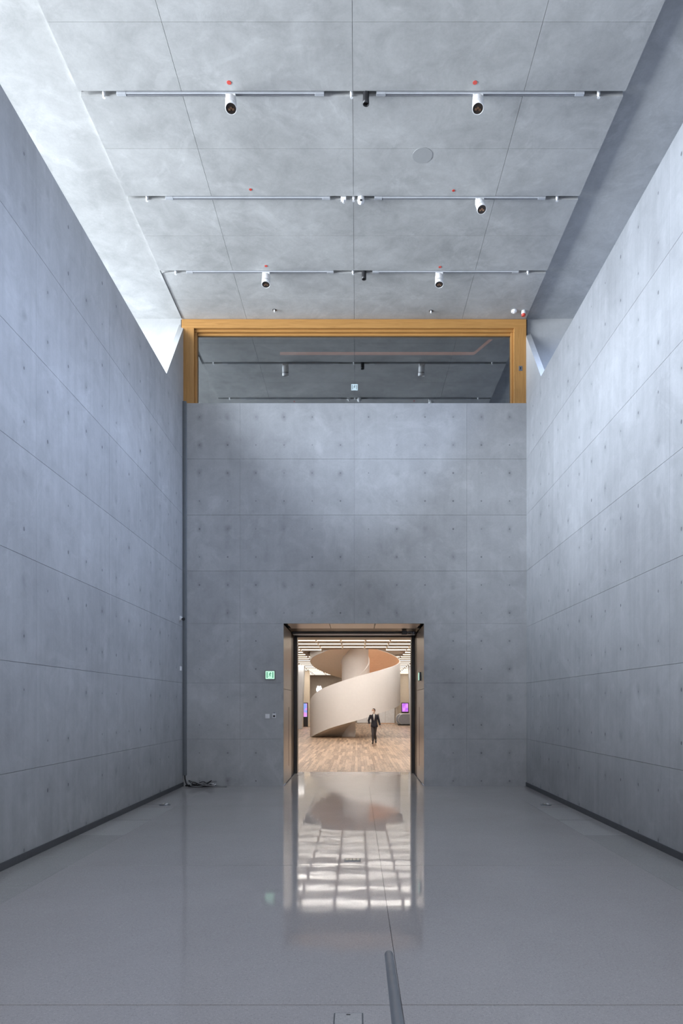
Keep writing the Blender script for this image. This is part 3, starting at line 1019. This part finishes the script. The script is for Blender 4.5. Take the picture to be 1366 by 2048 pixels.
zb_ = lambda a: interp(ZB, a)
zt_ = lambda a: min(interp(ZT, a), 7.4)
shade_auto(helix_wall(SR, SR - 0.05, -14, 448, zb_, zt_).build('outer_parapet', 'stair_white', stair))
shade_auto(helix_wall(SR - 0.05, SR - 0.08, -14, 448, lambda a: zb_(a) + 0.02, lambda a: zt_(a) - 0.01).build('outer_lining', 'lining', stair))
shade_auto(helix_wall(SI, SI + 0.03, -14, 448, lambda a: zb_(a) + 0.02, lambda a: zt_(a) - 0.01).build('inner_lining', 'stair_white', stair))
shade_auto(helix_wall(SI - 0.05, SI, -14, 448, zb_, zt_).build('inner_parapet', 'stair_white', stair))
shade_auto(helix_wall(SI - 0.05, SI, -30, 91, lambda a: 0.0, lambda a: max(0.02, zb_(a) + 0.03)).build('base_panel', 'stair_white', stair))
shade_auto(helix_wall(SR - 0.05, SI, 16, 448, zb_, lambda a: zb_(a) + 0.06).build('soffit', 'soffit', stair))
shade_auto(MB().lathe([(SI - 0.03, 2.95), (SI - 0.03, 7.2)], 40).build('core', 'stair_white', stair))
# treads
for k in range(46):
    a0 = -8 + k * 9.8
    zz = 0.17 * (k + 1) * 0.72 + 0.12
    zz = max(zb_(a0 + 9.8) + 0.22, 0.12)
    q = [sp(SI + 0.03, a0), sp(SR - 0.08, a0), sp(SR - 0.08, a0 + 4.9), sp(SR - 0.08, a0 + 9.8), sp(SI + 0.03, a0 + 9.8)]
    MB().prism(q, 'z', zz - 0.13, zz).build('tread', 'lining', stair)

# ---- lobby ceiling with the round stair opening
HR = SR + 0.16
cl = MB()
y0c, y1c = SYC - 3.4, SYC + 3.4
x0c, x1c = SX - 3.4, SX + 3.4
cl.box(LX0, LX1, YP - 0.05, y0c, ZL, ZL + 0.2).box(LX0, LX1, y1c, YF, ZL, ZL + 0.2)
cl.box(LX0, x0c, y0c, y1c, ZL, ZL + 0.2).box(x1c, LX1, y0c, y1c, ZL, ZL + 0.2)
n = 64
vs_, fs = [], []
for i in range(n):
    a = 2 * math.pi * i / n
    c_, s_ = math.cos(a), math.sin(a)
    m_ = max(abs(c_), abs(s_))
    vs_ += [(SX + HR * c_, SYC + HR * s_, ZL), (SX + 3.4 * c_ / m_, SYC + 3.4 * s_ / m_, ZL), (SX + HR * c_, SYC + HR * s_, ZL + 3.2)]
for i in range(n):
    j = (i + 1) % n
    fs.append((3 * i, 3 * i + 1, 3 * j + 1, 3 * j))
    fs.append((3 * i, 3 * j, 3 * j + 2, 3 * i + 2))
fs.append(tuple(3 * i + 2 for i in range(n)))
cl.add(vs_, fs)
struct(cl.build('ceiling_lobby', 'lobby_ceil'), 'tan lobby ceiling with a round stair opening')

# fill light added at the shaft top to brighten the stair inside
area_light('stair_well_fill', (SX, SYC, ZL + 3.0), (0, 0, -1), 4.0, 4.0, 190, (1.0, 0.90, 0.80))

# ---- light bars
BW = 1.03
bar_tube = MB().box(-BW / 2, BW / 2, -0.09, 0.10, -0.034, -0.018).mesh('tube')
bar_tube.materials.append(M['tube'])
bar_dif = MB().box(-BW / 2, BW / 2, -0.125, -0.095, -0.064, -0.018).mesh('diffuser')
bar_dif.materials.append(M['diffuser'])
bar_cap = MB().box(-BW / 2 - 0.01, BW / 2 + 0.01, -0.125, 0.125, -0.018, 0.0).mesh('housing')
bar_cap.materials.append(M['lampbox'])
bar_box = MB().box(-0.04, 0.04, -0.06, 0.06, -0.12, 0.0).mesh('end_box')
bar_box.materials.append(M['lampbox'])
NUM = ['first', 'second', 'third', 'fourth', 'fifth', 'sixth', 'seventh', 'eighth', 'ninth', 'tenth', 'eleventh', 'twelfth', 'thirteenth', 'fourteenth',
       'fifteenth', 'sixteenth', 'seventeenth', 'eighteenth', 'nineteenth', 'twentieth']
cols_x = [-0.176 + 1.14 * k for k in range(-4, 5)]
Y0L = F * (ZL - 0.05 - H_CAM) / (VY - 1282)
rowk = 0
for k in range(-7, 21):
    Y = Y0L + 1.76 * k
    if Y > YF - 0.8:
        break
    row = []
    for ci, x in enumerate(cols_x):
        if k < 0 and not (1 <= ci <= 7):
            continue
        if k >= 0 and not (-0.105 < x / Y < 0.1):
            continue
        if math.hypot(max(abs(x - SX) - BW / 2, 0), Y - SYC) < HR + 0.15:
            continue
        if k > 6 and abs(x - SX) < 1.9:
            continue
        row.append(x)
    for bi, x in enumerate(row):
        if k >= 0:
            place = '%s visible row from the front, %s bar from the left' % (NUM[k] if k < 20 else 'last', NUM[bi])
        else:
            place = '%s row back from the portal head, %s bar from left' % (NUM[-k - 1], NUM[bi])
        e = empty('light_bar', (x, Y, ZL), 'lobby light bar, ' + place, 'ceiling light', 'light bars on the lobby ceiling')
        link('tube', bar_tube, None, e)
        link('diffuser', bar_dif, None, e)
        link('housing', bar_cap, None, e)
        if 0 <= k < 6:
            link('end_box', bar_box, None, e, (1.14 / 2, 0, 0))

# ---- columns and panels of the lobby
def taper_col(name, x0b, x1b, x0t, x1t, y0, y1, mat, label):
    mb = MB().add([(x0b, y0, 0), (x1b, y0, 0), (x1b, y1, 0), (x0b, y1, 0), (x0t, y0, ZL), (x1t, y0, ZL), (x1t, y1, ZL), (x0t, y1, ZL)],
                  [(0, 3, 2, 1), (4, 5, 6, 7), (0, 1, 5, 4), (1, 2, 6, 5), (2, 3, 7, 6), (3, 0, 4, 7)])
    return tag(mb.build(name, mat, bevel=0.015), label, 'column', 'tapering lobby columns')


taper_col('concrete_column', -5.0, -4.15, -5.1, -3.95, 51.0, 52.0, 'lobby_col', 'pale tapering concrete column left of the staircase')
taper_col('concrete_column', 4.08, 5.0, 3.92, 5.1, 51.5, 52.5, 'lobby_col', 'pale tapering concrete column right of the staircase')
tag(MB().box(-4.95, -3.98, 57.2, 57.7, 0, ZL - 0.13).build('wall_panel', 'cream', bevel=0.01), 'cream wall panel behind the blue display totem', 'panel', 'cream lobby panels')
tag(MB().box(3.76, 4.9, 62.8, 63.4, 0, ZL - 0.13).build('wall_panel', 'cream', bevel=0.01), 'cream wall panel behind the violet screen', 'panel', 'cream lobby panels')

# blue and pink totem
e = empty('display_totem', (-4.22, 56.5, 0.0), 'slim digital display totem with a blue and pink screen', 'display')
MB().box(-0.21, 0.16, 0, 0.09, 0.0, 1.99).build('case', 'black', e, 0.01)
MB().box(-0.19, 0.09, -0.004, 0.0, 0.82, 1.93).build('screen', 'screen_a', e)
MB().box(-0.24, 0.20, -0.06, 0.15, 0.0, 0.03).build('base', 'dark_metal', e, 0.005)
# violet screen on the right panel
q = P(810, 1415.5, 62.7)
e = empty('wall_screen', q, 'violet digital screen on the right cream panel', 'display')
MB().box(-0.33, 0.33, 0, 0.08, -0.46, 0.46).build('case', 'black', e, 0.01)
MB().box(-0.27, 0.28, -0.005, 0.0, -0.36, 0.40).build('screen', 'screen_b', e)
MB().box(-0.62, 0.40, 0.0, 0.08, -0.60, -0.54).build('shelf', 'black', e)
# escalator end
e = empty('escalator', (4.35, 60.0, 0), 'grey steel escalator end with curved handrails below the violet screen', 'escalator')
for dx in (0.0, -0.42):
    z0, z1, rr = 0.12, 0.98, 0.43
    zc = (z0 + z1) / 2
    poly = [(0.9, z0), (0.9, z1)] + [(-0.25 + rr * math.cos(t), zc + rr * math.sin(t)) for t in [math.pi / 2 + math.pi * i / 12 for i in range(13)]]
    poly = [(p[0], p[1]) for p in poly]
    MB().prism(poly, 'y', -0.05 + (0.4 if dx else 0), 0.05 + (0.4 if dx else 0)).build('balustrade', 'esc_side', e, loc=(dx * 0.5, 0, 0))
    path = [(0.9, 0, z1 + 0.03)] + [(-0.25 + (rr + 0.03) * math.cos(t), 0, zc + (rr + 0.03) * math.sin(t)) for t in [math.pi / 2 + math.pi * i / 14 for i in range(15)]]
    MB().tube(path, 0.04, 8).build('handrail', 'esc_rail', e, loc=(dx * 0.5, 0.4 if dx else 0, 0))
MB().box(-0.75, 0.9, -0.05, 0.45, 0, 0.12).build('base', 'dark_metal', e)
# white counters
e = empty('white_counter', (2.9, 65.5, 0), 'white boxed counter beneath the staircase at the far right', 'counter')
MB().box(-0.78, 0.70, 0, 0.8, 0.08, 1.62).build('front', 'white', e, 0.01)
MB().box(-0.18, -0.165, -0.008, 0, 0.1, 1.6).build('seam', 'lampbox', e)
MB().box(-0.80, 0.72, -0.01, 0.8, 0.0, 0.08).build('plinth', 'lining', e)
tag(MB().box(3.6, 3.74, 62.0, 64.0, 0, ZL).build('wall_return', 'lobby_wall'), 'grey concrete return wall beside the escalator', 'wall')
e = empty('white_bench', (0.9, 67.0, 0), 'low white bench block behind the walking person', 'bench')
MB().box(-0.9, 1.0, 0, 0.7, 0.06, 0.78).build('body', 'white', e, 0.01)
MB().box(0.05, 0.065, -0.006, 0, 0.08, 0.76).build('seam', 'lampbox', e)
MB().box(-0.92, 1.02, -0.01, 0.7, 0, 0.06).build('plinth', 'lampbox', e)
# glowing sign on the far wall
q = P(638.2, 1377.5, YF - 0.06)
e = empty('glowing_sign', q, 'bright white glowing pictogram sign on the far lobby wall', 'sign')
for s in (-1, 1):
    MB().lathe([(0.09, 0), (0.09, 0.05)], 14, Matrix.Translation((s * 0.115, 0.05, 0.20)) @ Matrix.Rotation(R(90), 4, 'X')).build('head', 'glow', e)
    MB().prism([(s * 0.02, 0.10), (s * 0.26, 0.10), (s * 0.28, -0.16), (s * 0.22, -0.30), (s * 0.03, -0.30)], 'y', 0.0, 0.05).build('body', 'glow', e)

# ================================================================== FLOOR FITTINGS AND HANDRAIL
for px, py, lab in ((330, 1610, 'round steel floor box near the left wall'), (1092, 1610, 'round steel floor box near the right wall')):
    Y = F * H_CAM / (py - VY)
    q = P(px, py, Y)
    e = empty('floor_box', (q.x, q.y, 0), lab, 'floor box', 'steel floor boxes by the side walls')
    MB().lathe([(0.10, 0.0), (0.10, 0.006), (0.075, 0.010)], 20).build('rim', 'steel', e)
    MB().box(-0.045, -0.005, -0.05, 0.05, 0.010, 0.028).build('socket', 'brass', e, 0.003)
    MB().box(0.010, 0.045, -0.05, 0.05, 0.010, 0.024).build('socket', 'offwhite', e, 0.003)
    MB().box(min(0.1, (XL if q.x < 0 else XR) - q.x), max(0.1, (XL if q.x < 0 else XR) - q.x) if q.x > 0 else -0.1, 0.06, 0.066, 0.0, 0.002).build('cable_groove', 'floor_joint', e)
Y = F * H_CAM / (1720 - VY)
q = P(705, 1720, Y)
e = empty('floor_outlet', (q.x, q.y, 0), 'small rectangular brass floor outlet in the bright door reflection', 'floor outlet')
MB().box(-0.095, 0.095, -0.07, 0.07, 0.0, 0.004).build('rim', 'steel', e)
for k in range(4):
    MB().box(-0.08 + k * 0.042, -0.045 + k * 0.042, -0.05, 0.05, 0.004, 0.010).build('flap', 'brass', e, 0.002)
Y = F * H_CAM / (2033 - VY)
q = P(697, 2033, Y)
e = empty('floor_hatch', (q.x, q.y, 0), 'square steel floor hatch at the bottom edge of the photo', 'floor hatch')
MB().box(-0.085, 0.085, -0.16, 0.04, 0.0, 0.003).build('rim', 'steel', e)
MB().box(-0.077, 0.077, -0.15, 0.032, 0.003, 0.005).build('lid', 'terrazzo_light', e)
MB().box(-0.013, 0.011, 0.008, 0.018, 0.005, 0.006).build('finger_slot', 'black', e)

# handrail: sloped tube ending in mid hall, carried by posts out of the picture
e = empty('handrail', (0.136, 2.3, 0), 'grey steel handrail tube rising from the bottom of the photo', 'handrail')
h0 = P(777.5, 1908, 3.38) - Vector((0.136, 2.3, 0))
h1 = P(796, 2048, 2.25) - Vector((0.136, 2.3, 0))
dv = (h1 - h0).normalized()
MB().tube([h0, h0 + dv * 0.004, h0 + dv * 0.02, h1, h0 + dv * 2.6], [0.012, 0.0185, 0.0212, 0.0212, 0.0212], 20).build('rail', 'handrail', e)
for t in (1.55, 2.5):
    q = h0 + dv * t
    MB().tube([(q.x, q.y, q.z), (q.x, q.y, 0.0)], 0.016, 12).build('post', 'steel', e)

# ================================================================== PERSON
def skin_mesh(verts, edges, radii, root=0, levels=1):
    me = bpy.data.meshes.new('skin_tmp')
    me.from_pydata(verts, edges, [])
    ob = bpy.data.objects.new('skin_tmp', me)
    col.objects.link(ob)
    ob.modifiers.new('skin', 'SKIN')
    for i, r in enumerate(radii):
        sv = me.skin_vertices[0].data[i]
        sv.radius = r if isinstance(r, tuple) else (r, r)
        sv.use_root = (i == root)
    sd = ob.modifiers.new('sub', 'SUBSURF')
    sd.levels = levels
    sd.render_levels = levels
    dg = bpy.context.evaluated_depsgraph_get()
    dg.update()
    out = bpy.data.meshes.new_from_object(ob.evaluated_get(dg))
    bpy.data.objects.remove(ob)
    vs2 = [tuple(v.co) for v in out.vertices]
    fs2 = [tuple(p.vertices) for p in out.polygons]
    bpy.data.meshes.remove(out)
    return vs2, fs2


per = empty('person', (0.80, 31.9, 0), 'person in a dark jacket, grey trousers and white mask walking in the lobby', 'person')
# joints (x right in the picture, -y towards the camera)
J = dict(pel=(0, 0, .87), spi=(0, .01, 1.05), che=(0, 0, 1.24), nek=(-.005, -.01, 1.37), hed=(-.02, -.02, 1.47),
         sl=(-.155, 0, 1.31), el=(-.255, .03, 1.07), wl=(-.235, -.05, .90),
         sr=(.15, 0, 1.31), er=(.225, .04, 1.07), wr=(.275, .0, .84),
         hl=(-.075, 0, .84), kl=(-.055, -.10, .45), al=(-.065, -.16, .10), tl=(-.085, -.30, .03),
         hr=(.075, 0, .84), kr=(.025, .02, .44), ar=(.085, .28, .17), tr=(.085, .17, .04))
body = MB()
names = ['pel', 'spi', 'che', 'nek', 'hed', 'sl', 'el', 'wl', 'sr', 'er', 'wr', 'hl', 'kl', 'al', 'hr', 'kr', 'ar']
idx = {n_: i for i, n_ in enumerate(names)}
eds = [('pel', 'spi'), ('spi', 'che'), ('che', 'nek'), ('nek', 'hed'), ('che', 'sl'), ('sl', 'el'), ('el', 'wl'), ('che', 'sr'), ('sr', 'er'), ('er', 'wr'),
       ('pel', 'hl'), ('hl', 'kl'), ('kl', 'al'), ('pel', 'hr'), ('hr', 'kr'), ('kr', 'ar')]
rad = dict(pel=(.13, .09), spi=(.11, .08), che=(.13, .09), nek=.05, hed=.055, sl=.05, el=.038, wl=.026, sr=.05, er=.038, wr=.026, hl=.075, kl=.05, al=.035, hr=.075, kr=.05, ar=.035)
v2, f2 = skin_mesh([J[n_] for n_ in names], [(idx[a_], idx[b_]) for a_, b_ in eds], [rad[n_] for n_ in names])
body.add(v2, f2, True)
hrot = Matrix.Rotation(R(-22), 3, 'Z')        # looks towards the left of the picture
hc = Vector((-.025, -.025, 1.525))
body.ellipsoid(hc, (.072, .092, .108), 20, 14, hrot)
body.ellipsoid(hc + hrot @ Vector((0, -.02, -.06)), (.052, .066, .055), 16, 10, hrot)
body.ellipsoid(hc + hrot @ Vector((0, -.095, -.012)), (.012, .016, .024), 10, 8, hrot)
for s in (-1, 1):
    body.ellipsoid(hc + hrot @ Vector((s * .073, .005, -.008)), (.010, .018, .028), 10, 8, hrot)


def hand(wrist, d, side, thumb):
    d = Vector(d).normalized()
    w = Vector(wrist)
    s = Vector(side).normalized()
    nrm = d.cross(s)
    body.ellipsoid(w + d * .05, (.018, .036, .048), 12, 8, Matrix((nrm, s, d)).transposed())
    for q_, ln_ in ((-.026, .062), (-.009, .075), (.009, .070), (.026, .054)):
        b0 = w + d * .080 + s * q_
        body.tube([b0, b0 + d * ln_ * .5 + nrm * .006, b0 + d * ln_ * .8 + nrm * .022, b0 + d * ln_ + nrm * .036], [.0085, .008, .0075, .006], 8)
    b0 = w + d * .035 + s * thumb * .03
    body.tube([b0, b0 + d * .028 + s * thumb * .022, b0 + d * .055 + s * thumb * .026], [.010, .009, .007], 8)


hand(J['wl'], (.06, -.25, -1), (0, 1, 0), -1)
hand(J['wr'], (.16, -.05, -1), (0, 1, 0), -1)
bo = body.build('body', 'skin', per)
rm = bo.modifiers.new('remesh', 'REMESH')
rm.mode = 'VOXEL'
rm.voxel_size = 0.0055
rm.use_smooth_shade = True
# jacket: torso shell and two sleeves
def rings(rows, n=20):
    mb = MB()
    vs_, fs = [], []
    for z, cx, cy, rx, ry in rows:
        for i in range(n):
            a = 2 * math.pi * i / n
            ca, sa = math.cos(a), math.sin(a)
            vs_.append((cx + rx * math.copysign(abs(ca) ** 0.8, ca), cy + ry * math.copysign(abs(sa) ** 0.8, sa), z))
    for k in range(len(rows) - 1):
        for i in range(n):
            j = (i + 1) % n
            fs.append((k * n + i, k * n + j, (k + 1) * n + j, (k + 1) * n + i))
    mb.add(vs_, fs, True)
    mb.add(vs_[:n], [tuple(range(n))[::-1]])
    mb.add(vs_[-n:], [tuple(range(n))])
    return mb


jm_ = rings([(.775, .008, 0, .160, .128), (.80, .008, 0, .168, .134), (.90, .005, 0, .154, .120), (1.0, 0, .003, .132, .103), (1.07, 0, .004, .130, .101),
             (1.17, 0, 0, .152, .112), (1.26, 0, 0, .170, .114), (1.315, 0, 0, .160, .098), (1.35, -.002, 0, .105, .080), (1.385, -.005, -.003, .060, .058)])
for pts in (((-.135, 0, 1.315), (-.165, .002, 1.30), (-.212, .016, 1.19), J['el'], (-.245, -.01, .985), (-.238, -.038, .925)),
            ((.13, 0, 1.315), (.16, .002, 1.30), (.19, .02, 1.19), J['er'], (.252, .018, .95), (.270, .006, .865))):
    jm_.tube(pts, [.050, .062, .056, .049, .044, .040], 14)
jm_.build('jacket', 'suit', per)
SHR = [(1.385, .040, -.066), (1.35, .047, -.086), (1.315, .046, -.103), (1.26, .038, -.119), (1.17, .020, -.117), (1.09, .003, -.107)]
vs_, fs = [], []
for z, hw, yy in SHR:
    vs_ += [(-.012 - hw, yy + .012, z), (-.008, yy, z), (-.004 + hw, yy + .012, z)]
for k in range(len(SHR) - 1):
    for j in range(2):
        fs.append((3 * k + j, 3 * k + j + 1, 3 * k + 4 + j, 3 * k + 3 + j))
so = MB().add(vs_, fs, True).build('shirt', 'shirt', per)
sm = so.modifiers.new('thick', 'SOLIDIFY')
sm.thickness = .012
MB().tube([(-.062, -.045, 1.40), (-.035, -.072, 1.388), (-.008, -.080, 1.378), (.028, -.068, 1.388), (.048, -.035, 1.40)], .013, 8).build('shirt_collar', 'shirt', per)
for s in (-1, 1):
    MB().tube([(-.008 + s * (hw + .010), yy + .004, z) for z, hw, yy in SHR[1:]], [.012, .016, .017, .013, .006], 8).build('lapel', 'suit', per)
# trousers
n3 = ['pel', 'hl', 'kl', 'al', 'hr', 'kr', 'ar']
ix = {n_: i for i, n_ in enumerate(n3)}
jt = dict(J, pel=(0, 0, .88), al=(-.063, -.158, .085), ar=(.080, .272, .165))
ee = [('pel', 'hl'), ('hl', 'kl'), ('kl', 'al'), ('pel', 'hr'), ('hr', 'kr'), ('kr', 'ar')]
rr = dict(pel=(.11, .09), hl=.090, kl=.070, al=.058, hr=.090, kr=.070, ar=.058)
v2, f2 = skin_mesh([jt[n_] for n_ in n3], [(ix[a_], ix[b_]) for a_, b_ in ee], [rr[n_] for n_ in n3], root=0)
MB().add(v2, f2, True).build('trousers', 'trouser', per)
# shoes
for an, toe, heel in (((-.065, -.16, .085), (-.088, -.315, .032), (-.058, -.11, .040)), ((.085, .285, .15), (.086, .165, .034), (.084, .325, .135))):
    an, toe, heel = Vector(an), Vector(toe), Vector(heel)
    MB().tube([heel, heel.lerp(toe, .25) + Vector((0, 0, .012)), heel.lerp(toe, .7), toe, toe + (toe - heel).normalized() * .02], [.030, .042, .042, .032, .014], 12).build('shoe', 'shoe', per)
    MB().tube([heel.lerp(toe, .12), an], [.036, .040], 12).build('shoe_collar', 'shoe', per)
# hair cap, mask and eyes
hb = MB().ellipsoid(hc + hrot @ Vector((0, .016, .022)), (.080, .094, .100), 22, 14, hrot)
ha = hb.build('hair', 'hair', per)
bm = bmesh.new()
bm.from_mesh(ha.data)
inv = hrot.inverted()
dele = [v for v in bm.verts if ((inv @ (v.co - hc)).z < -.03) or ((inv @ (v.co - hc)).y < -.045 and (inv @ (v.co - hc)).z < .058)]
bmesh.ops.delete(bm, geom=dele, context='VERTS')
bm.to_mesh(ha.data)
bm.free()
sm = ha.modifiers.new('thick', 'SOLIDIFY')
sm.thickness = .012
MB().ellipsoid(hc + hrot @ Vector((0, -.060, -.050)), (.050, .056, .046), 18, 12, hrot).build('face_mask', 'mask', per)
for s in (-1, 1):
    MB().ellipsoid(hc + hrot @ Vector((s * .030, -.083, .012)), (.013, .008, .007), 10, 8, hrot).build('eye', 'eye', per)
    MB().ellipsoid(hc + hrot @ Vector((s * .031, -.084, .032)), (.019, .008, .004), 10, 6, hrot).build('eyebrow', 'hair', per)
